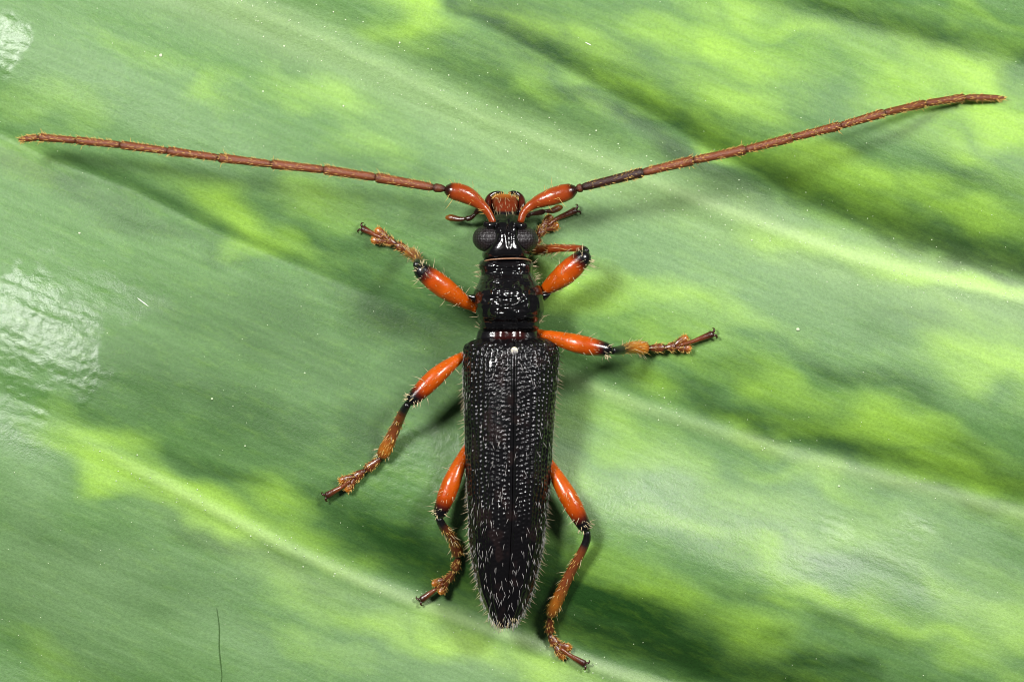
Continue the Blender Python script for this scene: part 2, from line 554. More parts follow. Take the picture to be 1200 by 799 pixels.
class Tube:
    """A smooth tapering limb piece along a path in mu coordinates. prof: [(s, radius side, radius up)]."""

    def __init__(self, P, prof, n=26, seg=18, cols=None, wob=0.0, seed=0):
        C = W(catmull(P, n)) / S
        s = np.linspace(0, 1, n)
        ps = [q[0] for q in prof]
        rs = np.interp(s, ps, [q[1] for q in prof])
        ru = np.interp(s, ps, [q[-1] for q in prof])
        T = np.gradient(C, axis=0)
        T /= np.linalg.norm(T, axis=1)[:, None]
        side = np.cross(T[0], (0, 0, 1.0))
        if np.linalg.norm(side) < 0.2:
            side = np.cross(T[0], (0, 1.0, 0))
        A, B = [], []
        for k in range(n):
            side = side - T[k] * side.dot(T[k])
            side = side / np.linalg.norm(side)
            A.append(side)
            B.append(np.cross(side, T[k]))
        A, B = np.array(A), np.array(B)
        ph = np.linspace(0, 2 * np.pi, seg, endpoint=False)
        R = 1.0
        if wob:
            sx, px = np.meshgrid(s * 9 + seed * 3.1, ph, indexing='ij')
            R = 1 + wob * (vnoise(sx + 20, np.cos(px) * 1.5 + 31 + seed) + vnoise(sx + 3, np.sin(px) * 1.5 + 71) - 1)
        ring = (A[:, None] * (np.cos(ph)[None, :, None] * rs[:, None, None]) + B[:, None] * (np.sin(ph)[None, :, None] * ru[:, None, None]))
        self.ring = ring * (R[..., None] if wob else 1)
        Vv = C[:, None] + self.ring
        self.V = np.vstack([Vv.reshape(-1, 3), C[:1] - T[:1] * min(rs[0], ru[0]) * 0.35, C[-1:] + T[-1:] * min(rs[-1], ru[-1]) * 0.35])
        F = grid_faces(n, seg, True).tolist()
        a, b = n * seg, n * seg + 1
        for j in range(seg):
            F.append([a, (j + 1) % seg, j])
            F.append([b, (n - 1) * seg + j, (n - 1) * seg + (j + 1) % seg])
        self.F = F
        cs = cols or [(0, BLACK)]
        cc = np.stack([np.interp(s, [q[0] for q in cs], [q[1][i] for q in cs]) for i in range(3)], -1)
        self.col = np.vstack([np.repeat(cc, seg, 0), cc[:1], cc[-1:]])
        self.C, self.T, self.A, self.B, self.rs, self.ru = C, T, A, B, rs, ru
        self.n = n

    def point(self, s, ph):
        k = min(int(s * (self.n - 1)), self.n - 1)
        nrm = self.A[k] * math.cos(ph) / max(self.rs[k], .1) + self.B[k] * math.sin(ph) / max(self.ru[k], .1)
        nrm /= np.linalg.norm(nrm)
        return self.C[k] + self.A[k] * math.cos(ph) * self.rs[k] + self.B[k] * math.sin(ph) * self.ru[k], nrm, self.T[k]


def join(tubes):
    V, F, Cc, o = [], [], [], 0
    for t in tubes:
        V.append(t.V)
        Cc.append(t.col)
        F += [[i + o for i in f] for f in t.F]
        o += len(t.V)
    return np.vstack(V), F, np.vstack(Cc)


def put(name, tubes, mat, parent):
    tubes = tubes if isinstance(tubes, list) else [tubes]
    V, F, c = join(tubes)
    return mesh_obj(name, V * S, F, mat, parent, colr=c, fix=True)


class Hairs:
    def __init__(self):
        self.V, self.F = [], []

    def add(self, root, d, length, rad, bend=None):
        d = np.asarray(d, float)
        d = d / np.linalg.norm(d)
        bend = np.zeros(3) if bend is None else np.asarray(bend, float)
        q = np.cross(d, (0.3, 0.2, 0.93))
        q /= max(np.linalg.norm(q), 1e-6)
        r = np.cross(d, q)
        o = len(self.V)
        for t, rr in ((0, 1.0), (0.5, 0.75)):
            c = root + d * length * t + bend * length * t * t
            for k in range(3):
                a = k * 2.0944
                self.V.append(c + (q * math.cos(a) + r * math.sin(a)) * rad * rr)
        self.V.append(root + d * length + bend * length)
        for k in range(3):
            k2 = (k + 1) % 3
            self.F.append([o + k, o + k2, o + 3 + k2, o + 3 + k])
            self.F.append([o + 3 + k, o + 3 + k2, o + 6])

    def on(self, tube, n, s0, s1, length, rad, lean=0.6, ph=(0, 6.283), jit=0.35):
        for _ in range(n):
            s = rng.uniform(s0, s1)
            p, nn, t = tube.point(s, rng.uniform(*ph))
            d = nn + t * lean + rng.normal(0, jit, 3)
            self.add(p - nn * 0.3, d, length * rng.uniform(.6, 1.25), rad, bend=t * 0.15 + rng.normal(0, .08, 3))

    def build(self, mat, parent, name='setae'):
        if not self.V:
            return None
        o = mesh_obj(name, np.array(self.V) * S, self.F, mat, parent)
        o['kind'] = 'stuff'
        return o


# ------------------------------ the beetle -----------------------------------
beetle = empty('beetle')
beetle['label'] = 'black longhorn beetle with orange legs and long brown antennae, standing on the leaf'
beetle['category'] = 'beetle'
base_z = LZ(597, 450)


def body_rows(tab, ys, n=2.4, cols=96, zbot_k=None):
    """closed body piece; tab rows: y, xl, xr, ztop, zmid, zbot."""
    t = np.array(tab, float)
    f = lambda k: np.interp(ys, t[:, 0], t[:, k])
    xl, xr, zt, zm, zb = f(1), f(2), f(3), f(4), f(5)
    th = np.linspace(0, 2 * np.pi, cols, endpoint=False)
    c, s_ = np.cos(th), np.sin(th)
    ex = np.sign(c) * np.abs(c) ** (2 / n)
    ez = np.sign(s_) * np.abs(s_) ** (2 / n)
    px = ((xl + xr) / 2)[:, None] + ((xr - xl) / 2)[:, None] * ex[None]
    pz = zm[:, None] + np.where(ez[None] > 0, (zt - zm)[:, None] * ez[None], (zm - zb)[:, None] * ez[None])
    py = np.repeat(ys[:, None], cols, 1)
    return px, py, pz


def smooth_tab(tab, step=1.0):
    """resample a table by Catmull-Rom so outlines stay round."""
    t = np.array(tab, float)
    c = catmull(t, int((t[-1, 0] - t[0, 0]) / step) * 2 + 8)
    return c


def normals_of(P):
    du = np.gradient(P, axis=0)
    dv = np.gradient(P, axis=1)
    nn = np.cross(du, dv)
    return nn / np.maximum(np.linalg.norm(nn, axis=2, keepdims=True), 1e-9)


def closed_piece(name, px, py, pz, disp, mat, parent, colr):
    P = W(np.stack([px, py, pz], -1)) / S
    # outward direction from the section's middle
    cen = P.mean(1, keepdims=True)
    out = P - cen
    out[..., 1] *= 0.2
    out /= np.maximum(np.linalg.norm(out, axis=2, keepdims=True), 1e-6)
    P = P + out * disp[..., None]
    nr, nc = px.shape
    Vv = np.vstack([P.reshape(-1, 3), P[0].mean(0)[None], P[-1].mean(0)[None]])
    Ff = grid_faces(nr, nc, True).tolist()
    a, b_ = nr * nc, nr * nc + 1
    for j in range(nc):
        Ff.append([a, (j + 1) % nc, j])
        Ff.append([b_, (nr - 1) * nc + j, (nr - 1) * nc + (j + 1) % nc])
    cc = np.vstack([colr.reshape(-1, 3), colr[0, 0][None], colr[-1, 0][None]])
    return mesh_obj(name, Vv * S, Ff, mat, parent, colr=cc, fix=True)


def flat_col(shape, c):
    return np.broadcast_to(np.asarray(c, float), shape + (3,)).copy()


# underside: thorax and abdomen in one piece
tab = smooth_tab([(384, 572, 620, 52, 40, 22), (396, 560, 634, 58, 40, 16), (430, 552, 646, 60, 38, 13), (500, 551, 643, 60, 36, 13), (580, 553, 637, 55, 34, 14), (650, 560, 628, 46, 30, 14), (700, 572, 614, 38, 26, 15), (722, 582, 603, 32, 24, 17)])
ys = np.arange(385, 722, 4.0)
px, py, pz = body_rows(tab, ys, 2.2, 48)
closed_piece('underbody', px, py, pz + base_z * .6, 0 * px, M_black, beetle, flat_col(px.shape, BLACK))

# pronotum
tab = smooth_tab([(303, 569, 618, 60, 42, 26), (306, 563, 623, 69, 42, 22), (312, 561, 625.5, 72, 42, 20), (320, 563.5, 624, 71, 42, 19), (327, 562.5, 627.5, 76, 42, 18), (335, 559.5, 632, 81, 42, 17), (343, 556.5, 636, 85, 42, 16),
                  (352, 556.5, 637.5, 87, 42, 16), (362, 557.5, 637, 87, 42, 16), (371, 559.5, 635, 83, 42, 17), (377, 562, 631.5, 77, 42, 18), (383, 561, 632.5, 75, 42, 18), (388, 564, 629, 69, 42, 20), (390, 570, 624, 62, 42, 24)])
ys = np.arange(303, 390, 0.6)
px, py, pz = body_rows(tab, ys, 3.1, 300)
ty = py
lat = (px - 597) / 40
rug = (np.abs(fbm(px / 13 + 3, py / 9 + 2, 2) - 0.5) * 2)
trans = fbm(px / 26 + 1, py / 2.6 + 4, 2) - 0.5
mid = np.exp(-((px - 597) / 17) ** 2)
disp = (0.9 - rug) * 6.0 * (0.25 + 0.75 * np.exp(-((np.abs(px - 597) - 12) / 9) ** 2)) * smooth(322, 334, py) * smooth(383, 372, py)
disp = disp + trans * 2.6 * (smooth(308, 313, py) * smooth(336, 325, py) + smooth(366, 376, py) * smooth(387, 381, py)) * (0.4 + 0.6 * mid)
disp = disp - 1.6 * np.exp(-((px - 597.5) / 2.6) ** 2) * smooth(325, 335, py) * smooth(384, 376, py)
disp = disp + 0.35 * (fbm(px / 2.5, py / 2.5, 2) - 0.5) + 2.2 * (fbm(px / 4.5 + 8, py / 3.6, 2) - 0.5) * np.exp(-((np.abs(px - 597) - 11) / 11) ** 2) * smooth(306, 314, py) * smooth(385, 376, py)
disp = disp * (pz > 40)
pron = closed_piece('pronotum', px, py, pz, disp, M_black, beetle, flat_col(px.shape, BLACK))
for P in ([(560, 350, 50), (555, 348.5, 52), (548.5, 346.5, 54)], [(634, 347, 50), (640, 346, 52), (645.5, 344, 54)]):
    put('spine', Tube(P, [(0, 8, 8), (.45, 4.6, 4.6), (.8, 2, 2), (1, .5, .5)], 14, 14), M_black, pron)
# pale rim between head and pronotum
put('collar', Tube([(564, 308, 50), (571, 305, 66), (584, 303.5, 73.5), (597, 303, 75), (608, 303, 73.5), (618, 304, 66), (623, 306, 50)],
                   [(0, .8, .8), (1, .8, .8)], 30, 8, cols=[(0, np.array(lin(150, 110, 85)))]), M_brown, pron)

# head
tab = smooth_tab([(249, 582, 604, 46, 38, 28), (252, 575, 610, 53, 38, 24), (257, 570, 614.5, 60, 38, 22), (262, 571, 614, 65, 38, 21), (268, 574, 611, 69, 38, 20), (278, 576, 611, 73, 38, 20), (288, 569, 617, 75, 38, 20),
                  (294, 566, 620, 75, 38, 20), (300, 565, 620.5, 73, 38, 22), (306, 568, 618, 64, 38, 25)])
ys = np.arange(249, 306, 0.6)
px, py, pz = body_rows(tab, ys, 2.8, 240)
disp = -2.2 * np.exp(-((px - 596.5) / 2.2) ** 2) * smooth(252, 262, py) * smooth(296, 284, py)
disp = disp + 1.3 * (np.exp(-((np.abs(px - 596.5) - 8) / 4) ** 2)) * smooth(255, 262, py) * smooth(284, 272, py)
disp = disp + 1.2 * (fbm(px / 5, py / 4, 3) - 0.5) * smooth(292, 276, py) + 0.25 * (fbm(px / 2, py / 2, 2) - 0.5)
disp = disp * (pz > 38)
head = closed_piece('head', px, py, pz, disp, M_black, beetle, flat_col(px.shape, BLACK))


def ellipsoid(name, c, r, mat, parent, n=40, colr=BLACK, notch=None):
    th = np.linspace(0, np.pi, n)
    ph = np.linspace(0, 2 * np.pi, n * 2, endpoint=False)
    T_, P_ = np.meshgrid(th, ph, indexing='ij')
    q = np.stack([np.sin(T_) * np.cos(P_) * r[0], np.sin(T_) * np.sin(P_) * r[1], np.cos(T_) * r[2]], -1)
    P = W(np.asarray(c, float)[None]) / S + q.reshape(-1, 3)
    return mesh_obj(name, P * S, grid_faces(n, n * 2, True), mat, parent, colr=np.broadcast_to(colr, (len(P), 3)))


eyeL = ellipsoid('eye', (573, 279.5, 51), (19, 16, 18), M_eye, head)
eyeR = ellipsoid('eye', (612.5, 280.5, 51), (18, 15.5, 18), M_eye, head)
# antennal sockets with raised polished rims
for P in ([(567, 262, 62), (574, 264, 65), (583, 262, 67)], [(617, 264, 62), (611, 265, 65), (602, 262, 67)]):
    put('antennal_socket', Tube(P, [(0, 3, 2), (.5, 4.2, 3.2), (1, 2, 2)], 14, 12), M_black, head)
# labrum / clypeus
tab = smooth_tab([(227.5, 586, 597, 32, 30, 26), (230, 580, 603, 36, 30, 24), (236, 575.5, 607.5, 42, 30, 22), (243, 576, 608, 47, 30, 22), (249, 577, 608, 51, 30, 22), (255, 579, 606, 54, 30, 22)])
ys = np.arange(227.5, 255, 0.7)
px, py, pz = body_rows(tab, ys, 2.1, 100)
k = smooth(249.5, 246, py)[..., None]
cc = flat_col(px.shape, lin(98, 34, 9)) * k + BLACK * (1 - k)
kk = smooth(234, 228, py)[..., None] * 0.4
cc = cc * (1 - kk) + np.array(lin(190, 110, 30)) * kk
edge = smooth(.7, 1.0, np.abs(px - 592) / 16.5)[..., None]
cc = cc * (1 - edge) + np.array(lin(50, 16, 8)) * edge
labr = closed_piece('labrum', px, py, pz, 1.0 * (fbm(px / 5, py / 5, 2) - .5), M_orange, head, cc)
for P in ([(575, 251, 34), (571.5, 241, 32), (574, 231.5, 28), (583, 226.5, 26), (590, 226.5, 25)], [(609, 251, 34), (612, 241, 32), (610, 231.5, 28), (602, 226, 26), (596, 226.5, 25)]):
    put('mandible', Tube(P, [(0, 4.4, 6), (.4, 4.2, 6), (.7, 3.2, 5), (1, 1.2, 1.5)], 18, 14, cols=[(0, BLACK), (.35, np.array(lin(70, 22, 10))), (.7, BLACK)]), M_black, head)
hh_ = Hairs()
for _ in range(26):
    x = rng.uniform(578, 607)
    y = rng.uniform(229, 254)
    zt = np.interp(y, [228, 255], [35, 55]) - 0.02 * (x - 592) ** 2
    hh_.add(W((x, y, zt)) / S, (rng.normal(0, .35), rng.uniform(.2, 1.2), .9), rng.uniform(6, 12), .33)
hh_.build(M_hair, head)
gh = Hairs()
for k in range(70):
    a = rng.uniform(0, 3.1416)
    x, y = 592 + 18.5 * math.cos(a), 240 - 11.5 * math.sin(a)
    gh.add(W((x, y, 31)) / S, (math.cos(a) + rng.normal(0, .3), math.sin(a) + rng.normal(0, .3), .3), rng.uniform(2.5, 6), .4)
gh.build(M_gold, head)

# palps
for P in ([[(572, 247, 28), (562, 245.5, 27), (556.5, 251, 25)], [(557, 251, 25), (551, 255.5, 22), (545, 256.5, 20)], [(546, 256.5, 20), (538, 257, 17), (530, 255.5, 14), (522.5, 255, 12)]],
          [[(611, 249, 28), (617, 252, 27), (622, 251, 26)], [(622, 251, 26), (630, 249.5, 24), (639, 247.5, 22)], [(639, 247.5, 22), (647, 247, 20), (654, 244, 18), (659, 242.5, 17)]]):
    tb = [Tube(P[0], [(0, 3, 3), (.8, 3.6, 3.6), (1, 2.4, 2.4)], 12, 12, cols=[(0, DKBROWN * .6)]),
          Tube(P[1], [(0, 2.2, 2.2), (.8, 3.6, 3.4), (1, 2, 2)], 12, 12, cols=[(0, DKBROWN * .5)]),
          Tube(P[2], [(0, 2, 2), (.5, 3.8, 3.4), (.8, 4.2, 3.6), (1, 2, 2)], 14, 12, cols=[(0, DKBROWN * .6), (.5, BROWN * .5), (1, GOLD * .5)])]
    put('palp', tb, M_brown, head)

# neck plate between pronotum and elytra
tab = smooth_tab([(382, 568, 626, 62, 42, 24), (387, 561, 630, 65, 42, 20), (392, 559, 632, 66, 42, 20), (397, 558, 634, 66, 42, 20), (402, 562, 630, 62, 42, 22)])
ys = np.arange(382, 402, 0.8)
px, py, pz = body_rows(tab, ys, 2.5, 120)
cc = flat_col(px.shape, lin(42, 9, 8))
e = smooth(.4, .6, np.abs(px - 597) / 36)[..., None]
cc = cc * (1 - e) + BLACK * 1.5 * e
disp = 2.5 * np.exp(-(((np.abs(px - 598) - 9)) / 6) ** 2) * (pz > 50)
closed_piece('mesonotum', px, py, pz, disp, M_black, beetle, cc)

# elytra -----------------------------------------------------------------------
ET = smooth_tab([(396, 566, 634, 603, 64), (398, 556, 643, 603, 71), (401, 549, 649, 603, 77), (405, 544.5, 653, 603, 81), (412, 543, 654.5, 602.8, 84), (430, 543, 654, 602.6, 87), (470, 544, 651.5, 602.2, 89), (520, 545, 647.5, 601.6, 88),
                 (570, 546.5, 644, 601, 85), (610, 548.5, 640, 599.8, 81), (640, 550.5, 636.5, 598.5, 76), (665, 554, 632, 597, 70), (688, 560, 626, 595.4, 63), (704, 566, 620, 594.2, 57), (717, 572, 613.5, 593, 51), (727, 577.5, 607, 592, 46), (733, 582, 602, 591.6, 42), (736, 587, 596.5, 591.5, 39)])
ys = np.concatenate([np.arange(396, 410, .45), np.arange(410, 715, .8), np.arange(715, 736.1, .5)])
e_f = [np.interp(ys, ET[:, 0], ET[:, k]) for k in range(1, 5)]
zed = np.interp(ys, [396, 420, 600, 736], [46, 36, 33, 31])
U = 120
th = np.linspace(0, np.pi / 2, 400)
nn = 2.5
cx_, cz_ = np.sin(th) ** (2 / nn), np.cos(th) ** (2 / nn)
rngs = np.random.default_rng(11)


def hash2(i, j, k):
    h = np.sin(i * 127.1 + j * 311.7 + k * 74.7) * 43758.5453
    return h - np.floor(h)


def elytron(sgn):
    edgex = e_f[0] if sgn < 0 else e_f[1]
    hw = np.abs(edgex - e_f[2])
    X_, Z_ = np.zeros((len(ys), U)), np.zeros((len(ys), U))
    arc = np.zeros((len(ys), U))
    for r in range(len(ys)):
        cxp, czp = hw[r] * cx_, zed[r] + (e_f[3][r] - zed[r]) * cz_
        dl = np.concatenate([[0], np.cumsum(np.hypot(np.diff(cxp), np.diff(czp)))])
        q = np.linspace(0, dl[-1], U)
        X_[r] = np.interp(q, dl, cxp)
        Z_[r] = np.interp(q, dl, czp)
        arc[r] = q
    uu = np.linspace(0, 1, U)[None, :].repeat(len(ys), 0)
    yy = ys[:, None].repeat(U, 1)
    wid = arc[:, -1:]
    # punctures in rows
    R = 13
    ru = uu * R
    sp = 5.4
    disp = np.zeros_like(uu)
    best = np.full_like(uu, 9.0)
    for dr in (-1, 0, 1):
        ri = np.floor(ru) + dr
        for dv in (-1, 0, 1):
            vv = yy / sp + hash2(ri, sgn * 3.0, 1) * 1.0
            vi = np.floor(vv) + dv
            ju = ri + 0.5 + (hash2(ri, vi, 2 + sgn) - .5) * 0.30
            jv = vi + 0.5 + (hash2(ri, vi, 5 + sgn) - .5) * 0.5
            du = (ru - ju) * (wid / R)
            dy = (vv - jv) * sp
            rad = 1.7 + 0.6 * hash2(ri, vi, 9)
            best = np.minimum(best, np.sqrt(du * du + dy * dy) / rad)
    fade = np.interp(yy, [396, 404, 560, 640, 700], [0.3, 1, .9, .35, .05])
    pit = np.exp(-best ** 2 * 0.9)
    rim = np.exp(-((best - 1.45) / .45) ** 2)
    disp = (-1.5 * pit + 0.35 * rim) * fade
    disp = disp * smooth(0.02, 0.06, uu)
    disp += 0.35 * (fbm(uu * wid / 3 + 9, yy / 3, 2) - .5) + 2.6 * (fbm(uu * wid / 18 + sgn * 5, yy / 30, 2) - .5)
    # raised sutural margin and faint costae
    disp += 1.8 * np.exp(-((uu * wid - 1.6) / 1.5) ** 2) * np.interp(yy, [400, 420, 600, 700], [.4, 1, .8, .3])
    for cu in (.33, .6):
        disp += 0.8 * np.exp(-((uu - cu) / .03) ** 2) * smooth(410, 450, yy)
    px = e_f[2][:, None] + sgn * (X_ + 0.1)
    P = W(np.stack([px, yy, Z_], -1)) / S
    nrm = normals_of(P)
    nrm *= np.sign(nrm[..., 2:3] + 1e-9) if False else 1
    if nrm[len(ys) // 2, U // 4, 2] < 0:
        nrm = -nrm
    P2 = P + nrm * disp[..., None]
    inner = P2[:, :1].copy()
    inner[..., 2] -= 5
    outer = P2[:, -1:].copy()
    outer[..., 0] -= sgn * hw[:, None] * .10
    outer[..., 2] -= 5
    G = np.concatenate([inner, P2, outer], 1)
    nr, nc = G.shape[:2]
    Ff = grid_faces(nr, nc)
    if sgn > 0:
        Ff = Ff[:, ::-1]
    c = flat_col((nr, nc), BLACK * 1.1)
    brn = smooth(.55, .75, fbm(G[..., 0] / 14 + 3, G[..., 1] / 22 + 8, 3))[..., None]
    c = c * (1 - brn * .4) + np.array((0.022, 0.012, 0.011)) * brn * .4
    o = mesh_obj('elytron', G.reshape(-1, 3) * S, Ff, M_elytra, beetle, colr=c.reshape(-1, 3))
    # recumbent silvery hairs, denser towards the tip and the sides
    H = Hairs()
    for _ in range(1500):
        r = rngs.integers(20, len(ys) - 2)
        j = rngs.integers(2, U - 1)
        y, uq = ys[r], j / U
        dens = 0.04 + 0.28 * np.interp(y, [396, 560, 640, 720], [0, .25, 1, .9]) * (0.45 + .55 * uq) + .75 * smooth(.7, .95, uq)
        cl = vnoise(np.array([y / 26 + 3 * sgn]), np.array([uq * 4 + 9]))[0]
        if rngs.random() > dens * (0.45 + 1.1 * cl):
            continue
        dv = np.array([sgn * rngs.normal(.05, .25), -1, 0.0]) + nrm[r, j] * 0.16
        H.add(P2[r, j] - nrm[r, j] * .2, dv, rngs.uniform(6, 12), .19, bend=-nrm[r, j] * .10)
    H.build(M_white_hair, o)
    # outstanding hairs along the side margin
    H = Hairs()
    for y in np.arange(412, 732, 3.6):
        r = int(np.searchsorted(ys, y + rngs.uniform(-1, 1)))
        r = min(r, len(ys) - 1)
        H.add(P2[r, -6], (sgn * rngs.uniform(.5, 1.2), -rngs.uniform(.2, 1.1), rngs.uniform(-.2, .4)), rngs.uniform(6, 12), .36)
    for _ in range(24):
        r = rngs.integers(len(ys) - 26, len(ys))
        j = rngs.integers(5, U)
        H.add(P2[r, j], (sgn * rngs.uniform(0, .5), -1, .1), rngs.uniform(4, 9), .34)
    H.build(M_hair, o)
    return o


elytron(-1)
elytron(1)
# scutellum: small pale-haired shield at the front of the suture
scu = ellipsoid('scutellum', (602.8, 411, 83.8), (4.0, 4.6, 1.6), M_brown, beetle, n=16, colr=np.array(lin(205, 195, 170)))
H = Hairs()
for _ in range(70):
    a, r = rng.uniform(0, 6.28), rng.uniform(0, 4)
    H.add(W((602.8 + r * math.cos(a), 411 + r * math.sin(a), 85.2 - r * .2)) / S, (rng.normal(0, .4), -1 + rng.normal(0, .4), .5), rng.uniform(2, 4), .35)
H.build(M_white_hair, scu)
# bristles on the pronotum sides
H = Hairs()
for sg, xx in ((-1, 559), (1, 634)):
    for _ in range(26):
        y = rng.uniform(308, 386)
        x = np.interp(y, [304, 327, 348, 365, 388], [563, 562, 557, 558, 563] if sg < 0 else [624, 627, 637, 636, 630])
        H.add(W((x - sg * .6, y, rng.uniform(40, 56))) / S, (sg * rng.uniform(.6, 1.2), rng.uniform(-.2, .9), rng.uniform(0, .6)), rng.uniform(5, 12), .33)
H.build(M_hair, pron)

# antennae -----------------------------------------------------------------------


def antenna(scape, joints, w0, w1, dark_first):
    a = empty('antenna', beetle)
    tb = Tube(scape, [(0, 4.0, 4.0), (.15, 4.4, 4.4), (.32, 5.8, 5.8), (.48, 8.2, 8.2), (.66, 10.4, 10), (.82, 10.4, 10), (.93, 8.6, 8.4), (1, 4.5, 4.5)], 40, 24,
              cols=[(0, RED * .75), (.2, RED * 1.05), (.6, RED * 1.15), (.88, RED * .9), (.95, DKBROWN * .5), (1, DKBROWN * .4)], wob=.03)
    put('scape', tb, M_orange, a)
    h = Hairs()
    h.on(tb, 40, .15, .95, 5, .28, lean=.9)
    h.on(tb, 5, .5, .95, 14, .3, lean=.3)
    e = np.array(scape[-1], float)
    j0 = np.array(joints[0], float)
    put('pedicel', Tube([e + (j0 - e) * .05, j0], [(0, 3, 3), (.3, 4.6, 4.6), (.75, 5.2, 5.2), (1, 3, 3)], 14, 16, cols=[(0, DKBROWN * .5), (.5, BROWN * .8), (1, DKBROWN * .6)]), M_anten, a)
    n = len(joints) - 1
    for k in range(n):
        p0, p1 = np.array(joints[k], float), np.array(joints[k + 1], float)
        r = w0 + (w1 - w0) * k / (n - 1)
        last = k == n - 1
        prof = [(0, r * .72, r * .72), (.04, r * .86, r * .86), (.12, r * .92, r * .92), (.5, r * .96, r * .96), (.86, r * 1.08, r * 1.05), (.96, r * 1.1, r * 1.08), (1, r * .8, r * .8)]
        if last:
            prof = [(0, r * .55, r * .55), (.1, r * .85, r * .85), (.45, r * .95, r * .9), (.8, r * .75, r * .7), (1, r * .3, r * .3)]
        c = BROWN * (1.12 - .02 * k)
        if k == 0 and dark_first:
            c = DKBROWN * .7
        cols = [(0, c * .5), (.05, c * .8), (.15, c), (.85, c), (.95, c * .75), (1, c * .5)]
        tb = Tube([p0, p1], prof, 26, 18, cols=cols, wob=.05, seed=k)
        put('antenna_segment', tb, M_anten, a)
        h.on(tb, 110, .05, 1, 4.0, .3, lean=1.1)
        h.on(tb, 5, .82, .98, 7.5, .34, lean=.7)
    h.build(M_gold, a)
    return a


def arcz(pts, zs):
    return [(p[0], p[1], z) for p, z in zip(pts, zs)]


antenna([(578, 261, 60), (572, 249, 60), (561, 238, 61), (545, 228, 64), (522, 221.5, 67)],
        arcz([(507, 219.7), (440, 208), (379, 199), (317.6, 192.5), (255.6, 185), (196, 177), (141, 170), (89, 164.7), (45.5, 161), (22, 164)],
             [68, 72, 74, 73, 70, 64, 57, 49, 42, 38]), 5.3, 4.2, False)
rz = [68, 78, 82, 82, 78, 70, 60, LZ(1084, 122) + 24, LZ(1130, 114) + 14, LZ(1178, 115) + 6]
antenna([(610, 260, 60), (614, 249, 60), (624, 240, 61), (640, 233, 64), (675, 222, 67)],
        arcz([(683, 219.5), (754, 202), (813, 188), (874, 175.5), (929, 161.5), (985, 147.5), (1036.6, 132.5), (1084, 121.5), (1130, 114.5), (1178, 115)], rz), 5.3, 4.4, True)

# legs -----------------------------------------------------------------------


